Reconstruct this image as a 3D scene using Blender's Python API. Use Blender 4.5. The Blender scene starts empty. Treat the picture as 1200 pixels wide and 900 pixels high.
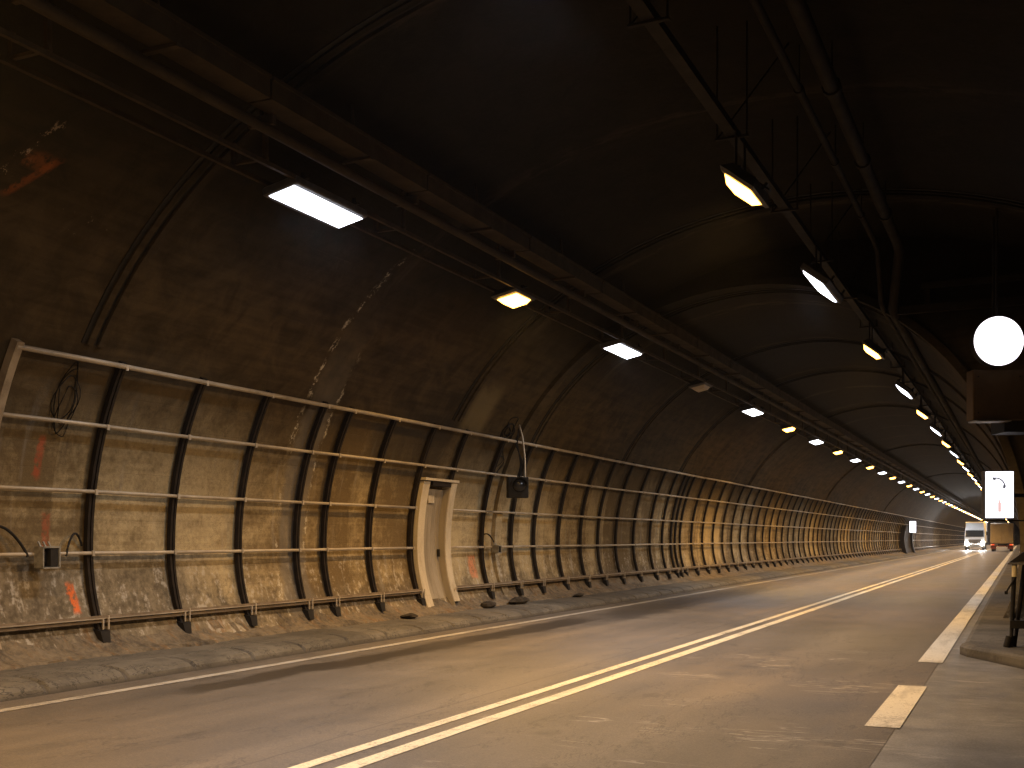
import bpy, math, random
from mathutils import Vector, Matrix
random.seed(7)
sc = bpy.context.scene
COL = sc.collection
R = math.radians

# ------------------------------------------------------------------ node helpers
class V:
    """a socket with arithmetic, so that shaders can be written as formulas"""
    def __init__(s, nt, sock): s.nt, s.s = nt, sock
    def m(s, op, b=None, c=None, clamp=False):
        n = s.nt.nodes.new('ShaderNodeMath'); n.operation = op; n.use_clamp = clamp
        s.nt.links.new(s.s, n.inputs[0])
        for k, x in ((1, b), (2, c)):
            if x is None: continue
            if isinstance(x, V): s.nt.links.new(x.s, n.inputs[k])
            else: n.inputs[k].default_value = x
        return V(s.nt, n.outputs[0])
    def __add__(s, b): return s.m('ADD', b)
    def __sub__(s, b): return s.m('SUBTRACT', b)
    def __mul__(s, b): return s.m('MULTIPLY', b)
    def __truediv__(s, b): return s.m('DIVIDE', b)
    def abs(s): return s.m('ABSOLUTE')
    def inv(s): return V(s.nt, s.nt.nodes.new('ShaderNodeMath').outputs[0]) if False else (s * -1.0 + 1.0)
    def step(s, lo, hi):
        n = s.nt.nodes.new('ShaderNodeMapRange'); n.interpolation_type = 'SMOOTHSTEP'
        s.nt.links.new(s.s, n.inputs[0])
        for k, x in ((1, lo), (2, hi)): n.inputs[k].default_value = x
        if lo > hi:
            n.inputs[1].default_value, n.inputs[2].default_value = hi, lo
            n.inputs[3].default_value, n.inputs[4].default_value = 1.0, 0.0
        return V(s.nt, n.outputs[0])
    def near(s, c, w, soft):            # 1 inside |s-c|<w, fading over soft
        return (s - c).abs().step(w + soft, w)

class Mat:
    def __init__(s, name):
        s.mat = bpy.data.materials.new(name); s.mat.use_nodes = True
        s.nt = s.mat.node_tree; s.nt.nodes.clear()
        s.out = s.nt.nodes.new('ShaderNodeOutputMaterial')
        s.b = s.nt.nodes.new('ShaderNodeBsdfPrincipled')
        s.nt.links.new(s.b.outputs[0], s.out.inputs[0])
        tc = s.nt.nodes.new('ShaderNodeTexCoord'); s.co = tc.outputs['Object']
        sp = s.nt.nodes.new('ShaderNodeSeparateXYZ'); s.nt.links.new(s.co, sp.inputs[0])
        s.x, s.y, s.z = (V(s.nt, o) for o in sp.outputs)
    def noise(s, scale, detail=4, rough=.55, stretch=(1, 1, 1), off=(0, 0, 0), dist=0.0):
        mp = s.nt.nodes.new('ShaderNodeMapping'); s.nt.links.new(s.co, mp.inputs[0])
        mp.inputs['Scale'].default_value = stretch; mp.inputs['Location'].default_value = off
        n = s.nt.nodes.new('ShaderNodeTexNoise'); s.nt.links.new(mp.outputs[0], n.inputs['Vector'])
        n.inputs['Scale'].default_value = scale; n.inputs['Detail'].default_value = detail
        n.inputs['Roughness'].default_value = rough; n.inputs['Distortion'].default_value = dist
        return V(s.nt, n.outputs[0])
    def rand(s):
        oi = s.nt.nodes.new('ShaderNodeObjectInfo'); return V(s.nt, oi.outputs['Random'])
    def white1d(s, v):
        n = s.nt.nodes.new('ShaderNodeTexWhiteNoise'); n.noise_dimensions = '1D'
        s.nt.links.new(v.s, n.inputs['W']); return V(s.nt, n.outputs[0])
    def mix(s, a, b, f):
        n = s.nt.nodes.new('ShaderNodeMix'); n.data_type = 'RGBA'
        if isinstance(f, V): s.nt.links.new(f.s, n.inputs[0])
        else: n.inputs[0].default_value = f
        for k, x in ((6, a), (7, b)):
            if isinstance(x, (tuple, list)): n.inputs[k].default_value = (*x, 1)
            else: s.nt.links.new(x, n.inputs[k])
        return n.outputs[2]
    def scale(s, col, f):
        n = s.nt.nodes.new('ShaderNodeMix'); n.data_type = 'RGBA'; n.blend_type = 'MULTIPLY'
        n.inputs[0].default_value = 1
        if isinstance(col, tuple): n.inputs[6].default_value = (*col, 1)
        else: s.nt.links.new(col, n.inputs[6])
        cb = s.nt.nodes.new('ShaderNodeCombineColor')
        for k in range(3): s.nt.links.new(f.s, cb.inputs[k])
        s.nt.links.new(cb.outputs[0], n.inputs[7]); return n.outputs[2]
    def set(s, col, rough=.8, metal=0.0, spec=None, bump=None, bstr=.3, bdist=.01):
        if isinstance(col, tuple): s.b.inputs['Base Color'].default_value = (*col, 1)
        else: s.nt.links.new(col, s.b.inputs['Base Color'])
        if isinstance(rough, V): s.nt.links.new(rough.s, s.b.inputs['Roughness'])
        else: s.b.inputs['Roughness'].default_value = rough
        s.b.inputs['Metallic'].default_value = metal
        if spec is not None: s.b.inputs['Specular IOR Level'].default_value = spec
        if bump is not None:
            n = s.nt.nodes.new('ShaderNodeBump'); n.inputs['Strength'].default_value = bstr
            n.inputs['Distance'].default_value = bdist
            s.nt.links.new(bump.s, n.inputs['Height']); s.nt.links.new(n.outputs[0], s.b.inputs['Normal'])
        return s.mat

def worn(name, col, dark, rough=.6, metal=0.0, scale=5.0, amt=.6, stretch=(1, 1, 1)):
    m = Mat(name)
    n = m.noise(scale, 5, .65, stretch); f = m.noise(scale * 9, 3)
    k = (n.step(.36, .68) * amt + f * .25 + m.rand() * .12)
    return m.set(m.mix(col, dark, k), rough=(n * .3 + (rough - .12)), metal=metal, spec=(.5 if metal > .2 or rough < .52 else .12), bump=f, bstr=.15, bdist=.004)

def emitter(name, col, strength):
    m = bpy.data.materials.new(name); m.use_nodes = True; nt = m.node_tree; nt.nodes.clear()
    o = nt.nodes.new('ShaderNodeOutputMaterial'); e = nt.nodes.new('ShaderNodeEmission')
    e.inputs[0].default_value = (*col, 1); e.inputs[1].default_value = strength
    nt.links.new(e.outputs[0], o.inputs[0]); return m

# ------------------------------------------------------------------ mesh helpers
class MB:
    def __init__(s): s.v, s.f, s.sm, s.mi = [], [], [], []
    def add(s, vs, fs, smooth=False, mi=0):
        b = len(s.v); s.v += [tuple(p) for p in vs]
        for f in fs: s.f.append([b + i for i in f]); s.sm.append(smooth); s.mi.append(mi)
        return s
    def box(s, c, d, rot=None, taper=1.0, mi=0):
        hx, hy, hz = d[0] / 2, d[1] / 2, d[2] / 2
        vs = [Vector((sx * hx * (taper if sz > 0 else 1), sy * hy * (taper if sz > 0 else 1), sz * hz))
              for sz in (-1, 1) for sy in (-1, 1) for sx in (-1, 1)]
        if rot: vs = [rot @ p for p in vs]
        vs = [p + Vector(c) for p in vs]
        return s.add(vs, [(0, 2, 3, 1), (4, 5, 7, 6), (0, 1, 5, 4), (2, 6, 7, 3), (0, 4, 6, 2), (1, 3, 7, 5)], mi=mi)
    def bbox(s, c, d, b=.01, rot=None):     # box with chamfered vertical and horizontal edges
        x, y, z = d[0] / 2, d[1] / 2, d[2] / 2; vs = []
        rings = [(-z, b), (-z + b, 0), (z - b, 0), (z, b)]
        for zz, i in rings:
            X, Y = x - i, y - i
            vs += [(-X + b, -Y, zz), (X - b, -Y, zz), (X, -Y + b, zz), (X, Y - b, zz), (X - b, Y, zz), (-X + b, Y, zz), (-X, Y - b, zz), (-X, -Y + b, zz)]
        vs = [Vector(p) for p in vs]
        if rot: vs = [rot @ p for p in vs]
        vs = [p + Vector(c) for p in vs]
        fs = [tuple(range(7, -1, -1)), tuple(range(24, 32))]
        for r in range(3):
            for k in range(8): fs.append((r * 8 + k, r * 8 + (k + 1) % 8, r * 8 + 8 + (k + 1) % 8, r * 8 + 8 + k))
        return s.add(vs, fs)
    def tube(s, pts, r, n=8, smooth=True, cap=True):
        pts = [Vector(p) for p in pts]; vs = []; m = len(pts)
        ref = Vector((0, 0, 1))
        for i, p in enumerate(pts):
            t = (pts[min(i + 1, m - 1)] - pts[max(i - 1, 0)]).normalized()
            u = t.cross(ref if abs(t.z) < .9 else Vector((0, 1, 0))).normalized(); w = u.cross(t)
            rr = r[i] if isinstance(r, (list, tuple)) else r
            vs += [p + (u * math.cos(2 * math.pi * k / n) + w * math.sin(2 * math.pi * k / n)) * rr for k in range(n)]
        fs = [(i * n + k, i * n + (k + 1) % n, (i + 1) * n + (k + 1) % n, (i + 1) * n + k) for i in range(m - 1) for k in range(n)]
        s.add(vs, fs, smooth)
        if cap: s.add(vs[:n], [tuple(range(n - 1, -1, -1))]); s.add(vs[-n:], [tuple(range(n))])
        return s
    def prism(s, poly, y0, y1, axis='y'):       # closed polygon in x,z extruded along y
        n = len(poly)
        if axis == 'y': vs = [(x, y, z) for y in (y0, y1) for x, z in poly]
        elif axis == 'x': vs = [(x, a, b) for x in (y0, y1) for a, b in poly]
        else: vs = [(a, b, z) for z in (y0, y1) for a, b in poly]
        fs = [tuple(range(n)), tuple(range(2 * n - 1, n - 1, -1))] + [(k, n + k, n + (k + 1) % n, (k + 1) % n) for k in range(n)]
        return s.add(vs, fs)
    def loft(s, rings, closed=True, smooth=False, caps=True):
        n = len(rings[0]); vs = [p for r in rings for p in r]; fs = []
        for i in range(len(rings) - 1):
            for k in range(n if closed else n - 1):
                fs.append((i * n + k, i * n + (k + 1) % n, (i + 1) * n + (k + 1) % n, (i + 1) * n + k))
        if caps and closed: fs += [tuple(range(n - 1, -1, -1)), tuple(range(len(vs) - n, len(vs)))]
        return s.add(vs, fs, smooth)
    def disc(s, c, r, y0, y1, n=48):     # solid disc, axis along y
        vs = [(c[0] + r * math.cos(2 * math.pi * k / n), y, c[1] + r * math.sin(2 * math.pi * k / n)) for y in (y0, y1) for k in range(n)]
        fs = [tuple(range(n)), tuple(range(2 * n - 1, n - 1, -1))] + [(k, n + k, n + (k + 1) % n, (k + 1) % n) for k in range(n)]
        return s.add(vs, fs)
    def build(s, name, mat, parent=None, loc=None, rot=None):
        me = bpy.data.meshes.new(name); me.from_pydata(s.v, [], s.f)
        for p, sm in zip(me.polygons, s.sm): p.use_smooth = sm
        for m_ in (mat if isinstance(mat, (list, tuple)) else [mat]): me.materials.append(m_)
        for p, k in zip(me.polygons, s.mi): p.material_index = k
        import bmesh
        bm = bmesh.new(); bm.from_mesh(me); bmesh.ops.recalc_face_normals(bm, faces=bm.faces); bm.to_mesh(me); bm.free()
        o = bpy.data.objects.new(name, me); COL.objects.link(o)
        if parent: o.parent = parent
        if loc: o.location = loc
        if rot: o.rotation_euler = rot
        return o

def tag(o, label=None, cat=None, group=None, kind=None):
    for k, x in (('label', label), ('category', cat), ('group', group), ('kind', kind)):
        if x: o[k] = x
    return o
def empty(name, loc, label, cat, group=None, rz=0):
    o = bpy.data.objects.new(name, None); COL.objects.link(o); o.location = loc; o.rotation_euler.z = rz
    return tag(o, label, cat, group)
def copy_tree(o, parent=None):
    c = o.copy(); COL.objects.link(c); c.parent = parent
    for ch in list(o.children): copy_tree(ch, c)
    return c

# ------------------------------------------------------------------ the tunnel's cross-section (a = metres left of the camera, so x = -a)
CAM_H = 1.52
Y_BACK, Y_STEP, Y_END = -16.0, 21.0, 300.0
def sec(theta, big):
    """point of the arch for an angle from the left springing (0) over the crown (pi/2) to the right (pi)"""
    c, s_ = math.cos(theta), math.sin(theta)
    if big: ca, rl, rr, rz = 3.0, 7.09, 7.2, 5.6
    else:   ca, rl, rr, rz = 4.65, 5.44, 4.72, 5.0
    if s_ < 0: rz = 3.8
    return (ca + (rl if c > 0 else rr) * c, 1.4 + rz * s_)
def lining_a(z):
    dz = (z - 1.4) / (5.0 if z > 1.4 else 3.8)
    return 4.65 + 5.44 * math.sqrt(max(0, 1 - dz * dz))
def frame_pt(z, off):
    """point off metres inside the left lining at height z; also the inward direction"""
    e = .01; a0, a1 = lining_a(z - e), lining_a(z + e)
    t = Vector((-(a1 - a0), 0, 2 * e)).normalized(); n = Vector((t.z, 0, -t.x))
    return Vector((-lining_a(z), 0, z)) + n * off, n
TH0 = -math.asin(1.42 / 3.8)     # goes just below the ground

# ------------------------------------------------------------------ materials
def lining_material():
    m = Mat('sooty_concrete')
    big = m.noise(.55, 5, .6); med = m.noise(2.2, 6, .62, dist=.6); fine = m.noise(14, 5, .6)
    streak = m.noise(1.5, 5, .65, (1, 3.2, .28)); hstreak = m.noise(2.0, 4, .6, (1, .35, 5.0))
    ringid = ((m.y - 9.3) / 4.6).m('FLOOR'); ring = m.white1d(ringid)
    pan = m.white1d(((m.y - 8.6) / 1.37).m('FLOOR') + 77.3)
    k = big * .40 + med * .42 + hstreak * .30 + fine * .28 - .35 + (ring - .5) * .22 + (pan - .5) * .14
    col = m.mix((.155, .110, .054), (.50, .395, .22), k.step(.20, .56))
    grey = m.mix((.2, .18, .15), (.45, .42, .36), fine)
    col = m.mix(col, grey, streak.step(.55, .72) * .45)
    pit = m.noise(42, 4, .75); board = ((m.z + (big - .5) * .05) / .145).m('FRACT').near(.5, .0, .5)
    col = m.scale(col, pit * .7 + .66)
    bl = (((m.z + (big - .5) * .04) / .29).m('FRACT') - .5).abs().step(.47, .495)
    col = m.mix(col, (.07, .052, .03), bl * .14 * hstreak.step(.42, .58))
    hair = m.noise(.9, 7, .78, (1, 1, .8), (4, 1, 7), .6).near(.5, .0022, .003) * med.step(.40, .52)
    col = m.mix(col, (.035, .027, .018), hair * .4)
    # sooty tone plus the lamps' falloff up the wall, painted as one darkening
    soot_shade = (m.z + (big - .5) * 1.2 + (hstreak - .5) * .7 + (ring - .5) * .35).step(1.75, 3.65)
    soot_shade_col = m.mix((.030, .022, .013), (.085, .060, .032), (med * .8 + hstreak * .5 - .15).step(.25, .75))
    col = m.mix(col, soot_shade_col, soot_shade * .97)
    crown = (m.z + (big - .5) * .8).step(4.4, 5.7)  # blacker sooty crown; the unlit ceiling's shade is put into the colour too
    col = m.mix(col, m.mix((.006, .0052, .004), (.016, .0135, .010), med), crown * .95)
    # dark drips from the joints
    jd = (((m.y - 9.3 + (streak - .5) * .5) / 4.6).m('FRACT') * -1.0 + 1.0)
    jt = ((m.y - 9.3) / 4.6).m('FRACT')
    jm = (jt - .5).abs().step(.40, .5) * (streak.step(.42, .6)) * (ring * .8)
    col = m.mix(col, (.065, .05, .035), jm)
    # black grime and pale lime at the foot
    ledge = (m.z + (fine - .5) * .10).step(1.36, 1.30)
    foot = ledge * ((m.y + (med - .5) * 1.6).step(12.4, 11.4) * .8 + (m.z + (med - .5) * .9).step(1.0, .45) * .7 + (ring - .35) * .25).m('MINIMUM', 1.0).m('MAXIMUM', 0.0)
    col = m.mix(col, m.mix((.085, .07, .05), (.24, .20, .14), (fine * .5 + med * .5).step(.35, .65)), foot * .85)
    lime = (m.noise(3.2, 5, .7, (1, 2.4, .45)) * .55 + fine * .45 + med * .25).step(.65, .74) * m.z.step(1.38, 1.0)
    col = m.mix(col, (.50, .46, .39), lime * .6)
    rust = (streak * .8 + med * .3).step(.60, .72) * m.z.step(.62, .4)
    col = m.mix(col, (.22, .11, .03), rust * .6)
    # leaking joint: grey band with lime on both ragged sides
    wob = (m.noise(1.1, 5, .7) - .5) * .55
    band = (m.y + wob).near(13.95, .27, .12) * m.z.step(5.2, 2.6)
    patch = m.y.near(18.85, .28, .35) * (m.z + (med - .5) * .5).near(3.95, .25, .35)
    col = m.mix(col, (.26, .205, .105), patch * .6)
    dk = (m.y + (med - .5) * .6).near(16.9, 1.0, .5) * (m.z + (big - .5) * .8).step(2.35, 2.9) * m.z.step(3.9, 3.5)
    col = m.mix(col, (.035, .030, .024), dk * .6)
    col = m.mix(col, m.mix((.10, .088, .07), (.26, .23, .19), med), band * .65)
    e1 = (m.y + wob).near(13.55, .018, .05); e2 = (m.y + wob * .8 ).near(14.30, .012, .04)
    ragged = m.noise(9, 6, .8, (1, 1, .6)).step(.49, .60) * m.noise(1.6, 3, .6).step(.40, .56)
    leak = ((e1 * m.z.step(5.7, 5.2) + e2 * m.z.step(4.5, 4.0)) * ragged).m('MINIMUM', 1.0)
    col = m.mix(col, (.72, .66, .52), leak * .8)
    # lime splashes and flaking paint high on the near wall
    sp = m.noise(5.5, 6, .8, (1, 1.3, .8)).step(.585, .64) * (m.y + (m.z - 4.6) * -.55).near(7.15, .03, .14) * m.z.near(4.85, .35, .25)
    sp2 = m.noise(11, 5, .8).step(.62, .68) * m.y.near(8.4, .25, .2) * m.z.near(4.72, .06, .12)
    col = m.mix(col, (.40, .31, .22), (sp + sp2 * .7).m('MINIMUM', 1.0) * .85)
    # sprayed survey marks: orange and red
    def spray(y, z, wy, wz, colr, f, col, slant=0.0):
        msk = (m.y + (m.z - z) * slant + (fine - .5) * .12).near(y, wy, .05) * (m.z + (med - .5) * .15).near(z, wz, .08) * fine.step(.3, .55)
        return m.mix(col, colr, msk * f)
    col = spray(9.05, 2.42, .022, .20, (.55, .06, .02), .4, col)
    col = spray(9.25, 1.55, .03, .22, (.45, .07, .03), .4, col)
    col = spray(9.58, .84, .032, .13, (.80, .17, .04), .9, col, .12)
    col = spray(19.95, .95, .13, .17, (.75, .20, .08), .5, col)
    col = spray(7.62, 4.92, .02, .13, (.45, .12, .03), .38, col, -.9)
    col = spray(7.60, 5.05, .13, .008, (.45, .14, .04), .32, col)
    bmp = med * .35 + fine * .35 + hstreak * .3 + pit * .35 - hair * .25 - bl * .12
    return m.set(col, rough=(fine * .2 + .75), spec=.10, bump=bmp, bstr=.5, bdist=.02)

def asphalt():
    m = Mat('dusty_asphalt')
    lng = m.noise(.8, 5, .6, (1.6, .10, 1)); blot = m.noise(.35, 5, .6, dist=.8); med = m.noise(1.6, 5, .62, (1, .5, 1)); fine = m.noise(55, 3, .7); grit = m.noise(140, 2, .7)
    mid = m.noise(17, 4, .7)
    k = lng * .42 + blot * .40 + med * .28 + .07 + (fine - .5) * .5 + (mid - .5) * .28
    col = m.mix((.062, .055, .048), (.170, .141, .109), (k - .12).step(.28, .72))
    # polished, darker wheel tracks in both lanes
    tr = (m.x + (lng - .5) * .5)
    w = (tr.near(-7.15, .28, .35) + tr.near(-5.55, .25, .35) + tr.near(-3.55, .25, .35) + tr.near(-1.85, .25, .35)).m('MINIMUM', 1.0)
    col = m.mix(col, (.066, .056, .047), w * .34 * blot.step(.25, .6))
    # damp patches beside the left edge line
    wet = (m.x + (med - .5) * .8).near(-7.5, .20, .22) * (m.y + (blot - .5) * 3).near(15.2, 3.6, 1.2)
    wet2 = (m.x + (med - .5) * .9).near(-7.55, .16, .2) * (m.y + (blot - .5) * 2).near(9.9, 1.1, .7) * med.step(.36, .5)
    wet3 = (m.x + (med - .5) * 1.3).near(-7.3, .35, .4) * (m.y + (blot - .5) * 6).near(27.0, 5.5, 2.5)
    damp = (wet + wet2 * 1.0 + wet3 * .6).m('MINIMUM', 1.0)
    col = m.mix(col, (.025, .021, .018), damp * .85)
    # pale scuffs and scrape marks on the near lane
    sc_ = m.noise(1.25, 3, .5, (.8, 5.5, 1), (3, 1, 0), .35)
    scr = sc_.near(.5, .007, .012) * m.noise(.9, 2, .5, (1, 1, 1), (9, 2, 0)).step(.53, .64) * (m.y).near(9.5, 5.0, 2.5) * m.x.near(-2.2, 1.7, .6)
    col = m.mix(col, (.42, .38, .32), scr * .6)
    oil = m.noise(1.9, 4, .6, (1, .6, 1), (11, 4, 0)).step(.62, .70)
    col = m.mix(col, (.035, .03, .025), oil * .55)
    seam = (m.x + (m.noise(.6, 3, .5, (1, 1, 1), (2, 9, 0)) - .5) * .06).near(-.90, .010, .012) + (m.x + (med - .5) * .10).near(-4.75, .006, .012) * .6
    col = m.mix(col, (.03, .026, .022), seam.m('MINIMUM', 1.0) * .8)
    # cracks and seams
    ck = m.noise(.5, 6, .72, (1, .4, 1), (5, 5, 0), .4)
    crack = ck.near(.5, .0025, .003)
    col = m.mix(col, (.02, .018, .016), crack * .45)
    col = m.scale(col, fine * .5 + .75)
    return m.set(col, rough=(blot * .22 + lng * .12 + .36 - damp * .16), spec=.5, bump=(fine * .6 + grit * .6), bstr=.45, bdist=.006)

def layby_asphalt():
    m = Mat('grey_asphalt')
    blot = m.noise(.7, 5, .6, dist=.8); med = m.noise(2.2, 5, .65); fine = m.noise(60, 3, .7)
    col = m.mix((.11, .108, .104), (.26, .25, .235), (blot * .5 + med * .5 + (fine - .5) * .35).step(.3, .7))
    s1 = m.noise(1.1, 4, .6, (.55, 5.0, 1), (2, 7, 0), .5)
    scr = s1.near(.5, .012, .02) * m.noise(1.2, 3, .5, (1, 1, 1), (4, 2, 0)).step(.53, .66)
    col = m.mix(col, (.46, .43, .39), scr * .5)
    dry = m.noise(.9, 4, .6, (1, 1, 1), (8, 3, 0)).step(.52, .68)
    col = m.mix(col, (.21, .20, .18), dry * .35)
    col = m.scale(col, fine * .5 + .75)
    return m.set(col, rough=(blot * .25 + .42), bump=fine, bstr=.45, bdist=.006)

def paint(name, col, wear=.5):
    m = Mat(name)
    a = m.noise(3.5, 5, .7); b = m.noise(45, 4, .75); c = m.noise(.5, 3)
    w = (a * .5 + b * .5 + (c - .5) * .3).step(.50, .62)
    chip = m.noise(26, 5, .8).step(.57, .62); rub = m.noise(1.4, 4, .7, (3, .5, 1)).step(.48, .66)
    w = (w * wear + chip * .55 + rub * .28).m('MINIMUM', .85)
    return m.set(m.mix(m.scale(col, a * .35 + .78), (.13, .108, .082), w), rough=.55, bump=b, bstr=.25, bdist=.004)

def kerb_material():
    m = Mat('kerb_concrete')
    a = m.noise(1.3, 5, .6); b = m.noise(22, 5, .7); st = m.white1d((m.y / 1.07).m('FLOOR'))
    col = m.mix((.062, .054, .042), (.155, .136, .104), (a * .6 + b * .3 + st * .25 - .1).step(.2, .75))
    col = m.mix(col, (.09, .08, .065), a.step(.58, .7) * .4)
    jt = (((m.y - 9.0) / 1.07 + .5).m('FRACT') - .5).abs().step(.035, .012) * m.x.step(-9.12, -9.04) * m.x.step(-8.2, -8.4)
    col = m.mix(col, (.05, .043, .033), jt * (b * .6 + .4))
    grit = m.noise(5, 6, .75, (1, .7, 1)).step(.50, .62); ck = m.noise(.9, 6, .75, (1, .6, 1), (3, 3, 0), .5).near(.5, .004, .005)
    col = m.mix(col, (.055, .047, .036), grit * .5); col = m.mix(col, (.03, .026, .02), ck * .8)
    col = m.mix(col, (.40, .36, .29), m.noise(9, 5, .8).step(.62, .70) * .35)
    col = m.mix(col, (.045, .038, .03), m.z.step(.05, .0) * .8)
    return m.set(col, rough=.8, bump=(a * .4 + b * .5), bstr=.5, bdist=.012)

def footing_material():
    m = Mat('dirty_footing')
    a = m.noise(2.2, 6, .7, dist=.6); b = m.noise(16, 5, .72); st = m.noise(3.0, 4, .65, (1, 2.6, .35))
    col = m.mix((.055, .043, .029), (.21, .165, .105), (a * .6 + b * .45).step(.36, .66))
    col = m.mix(col, (.20, .105, .03), st.step(.52, .68) * .6)
    col = m.mix(col, (.36, .31, .24), (b * .5 + st * .5).step(.575, .66) * .5)
    return m.set(col, rough=.85, bump=(a * .5 + b * .6), bstr=.9, bdist=.03)

M = {}
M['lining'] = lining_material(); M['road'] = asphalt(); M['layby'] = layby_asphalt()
M['line'] = paint('road_paint', (.78, .74, .64), .5); M['line_cream'] = paint('cream_road_paint', (.74, .67, .50), .6); M['line_far'] = paint('road_paint_old', (.45, .42, .36), .75)
M['kerb'] = kerb_material(); M['footing'] = footing_material()
M['galv'] = worn('galvanised_steel', (.58, .50, .38), (.20, .155, .10), .5, .25, 4.0, .5, (1, .4, 1))
M['post'] = worn('dark_steel', (.014, .011, .009), (.040, .030, .022), .62, .15, 6.0, .5)
M['post_end'] = worn('pale_steel', (.44, .36, .25), (.15, .11, .07), .6, .1, 5.0, .4)
M['duct'] = worn('duct_steel', (.050, .035, .020), (.022, .016, .011), .7, .1, 3.0, .6)
M['rail'] = worn('rusty_rail', (.060, .042, .026), (.026, .019, .013), .6, .1, 6.0, .6)
M['black'] = worn('black_metal', (.018, .017, .016), (.04, .035, .03), .55, .1, 8.0, .5)
M['cable'] = worn('black_rubber', (.015, .014, .013), (.035, .03, .026), .6, 0, 20, .4)
M['housing'] = worn('lamp_housing', (.09, .086, .09), (.04, .037, .034), .5, .3, 9, .5)
M['door'] = worn('door_sheet', (.42, .36, .265), (.23, .185, .125), .55, .0, 2.6, .6, (1, 1, .25))
M['jamb'] = worn('cream_jamb', (.68, .59, .43), (.36, .29, .19), .55, .0, 3.2, .5, (1, 1, .4))
M['box'] = worn('grey_enamel', (.34, .32, .27), (.14, .12, .09), .5, .1, 14, .7)
M['panel'] = worn('dark_pipe_paint', (.022, .017, .012), (.012, .009, .007), .7, 0, 3, .5)
M['brown'] = worn('brown_panel', (.12, .080, .042), (.085, .056, .03), .6, 0, 3, .5)
M['bottom_rail'] = worn('dull_rail_steel', (.22, .17, .115), (.09, .065, .042), .6, .1, 5, .5)
M['lens'] = Mat('dark_lens').set((.02, .02, .022), .18)
M['glass_off'] = Mat('unlit_glass').set((.62, .52, .40), .3)
M['rubble'] = worn('dark_rubble', (.075, .06, .043), (.018, .015, .012), .85, 0, 9, .7)
M['white_l'] = emitter('cool_white_lamp', (.86, .90, 1.0), 8)
M['warm_l'] = emitter('sodium_lamp', (1.0, .46, .075), 13)
M['sign_l'] = emitter('sign_light', (.92, .90, 1.0), 2.6)
M['round_l'] = emitter('round_sign_light', (1.0, .93, 1.0), 2.6)
M['glyph'] = emitter('sign_glyph_dark', (.10, .10, .11), 1.0)
M['hand'] = emitter('sign_hand_grey', (.85, .78, .82), 1.0); M['glyph_red'] = emitter('sign_glyph_red', (1.0, .62, .58), .85)
M['head_l'] = emitter('headlight_glow', (1.0, .96, .92), 260)
M['tail_l'] = emitter('tail_light_glow', (1.0, .10, .03), 1.2)
M['marker_l'] = emitter('marker_light_glow', (1.0, .45, .15), 1.6)
M['truck_white'] = worn('white_truck_paint', (.72, .71, .68), (.5, .48, .45), .4, 0, 2, .3)
M['truck_tan'] = worn('tan_truck_doors', (.46, .38, .26), (.34, .27, .18), .5, 0, 1.5, .4)
M['windscreen'] = Mat('windscreen_glass').set((.012, .014, .016), .08)
M['tyre'] = Mat('tyre_rubber').set((.018, .017, .016), .8)
M['red_plate'] = Mat('red_reflector').set((.16, .03, .02), .45)
M['reflector'] = Mat('pale_reflector').set((.85, .72, .42), .35)

# ------------------------------------------------------------------ ground
def sheet(name, x0, x1, y0, y1, z, mat, nx=1, ny=1):
    mb = MB(); vs = [(x0 + (x1 - x0) * i / nx, y0 + (y1 - y0) * j / ny, z) for j in range(ny + 1) for i in range(nx + 1)]
    mb.add(vs, [(j * (nx + 1) + i, j * (nx + 1) + i + 1, (j + 1) * (nx + 1) + i + 1, (j + 1) * (nx + 1) + i) for j in range(ny) for i in range(nx)])
    return mb.build(name, mat)
tag(sheet('ground', -14, 12, Y_BACK - 1, Y_END + 4, -.012, M['layby'], 2, 20), kind='structure')
tag(sheet('road', -9.4, -.92, Y_BACK, Y_END, 0, M['road'], 4, 60), kind='structure')
mb = MB(); mb.add([(-.92, Y_BACK, -.004), (5.2, Y_BACK, -.004), (5.2, Y_STEP - .05, -.004), (-.92, Y_STEP - .05, -.004)], [(0, 1, 2, 3)])
tag(mb.build('lay_by', M['layby']), kind='structure')

# left kerb and pavement as one swept strip with notched joints between the stones
def wob(y, s, a): return a * (math.sin(y * 1.7 * s) + math.sin(y * 0.63 * s + 2) + .6 * math.sin(y * 4.1 * s + 1)) / 2.6
mb = MB(); rings = []
ys = [Y_BACK]; y = Y_BACK
stone = 1.07
k = math.ceil((Y_BACK - 9.0) / stone)
while 9.0 + k * stone < Y_END - 2:
    yj = 9.0 + k * stone
    ys += [yj - .045, yj - .018, yj + .018, yj + .045]
    if yj < 45: ys += [yj + .35, yj + .7]
    k += 1
for yv in sorted(ys):
    ph = ((yv - 9.0) / stone); fr = abs(ph - round(ph)) * stone
    notch = 1 if fr < .03 else 0
    lift = wob(round(ph), 2.3, .012) if yv < 60 else 0
    d = -.03 * notch
    pr = [(-8.62 + wob(yv, 1, .012), -.02), (-8.645 + wob(yv, 1, .012), .06 + d), (-8.70, .108 + d + lift), (-8.82, .138 + d * .7 + lift), (-9.02, .152 + d * .4 + lift),
          (-9.05, .136), (-9.08, .15), (-9.30, .16 + wob(yv, .6, .01)), (-9.62, .175 + wob(yv, .9, .012)), (-10.3, .18)]
    rings.append([(x, yv, z) for x, z in pr])
mb.loft(rings, closed=False)
tag(mb.build('left_pavement', M['kerb']), kind='structure')
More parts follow.
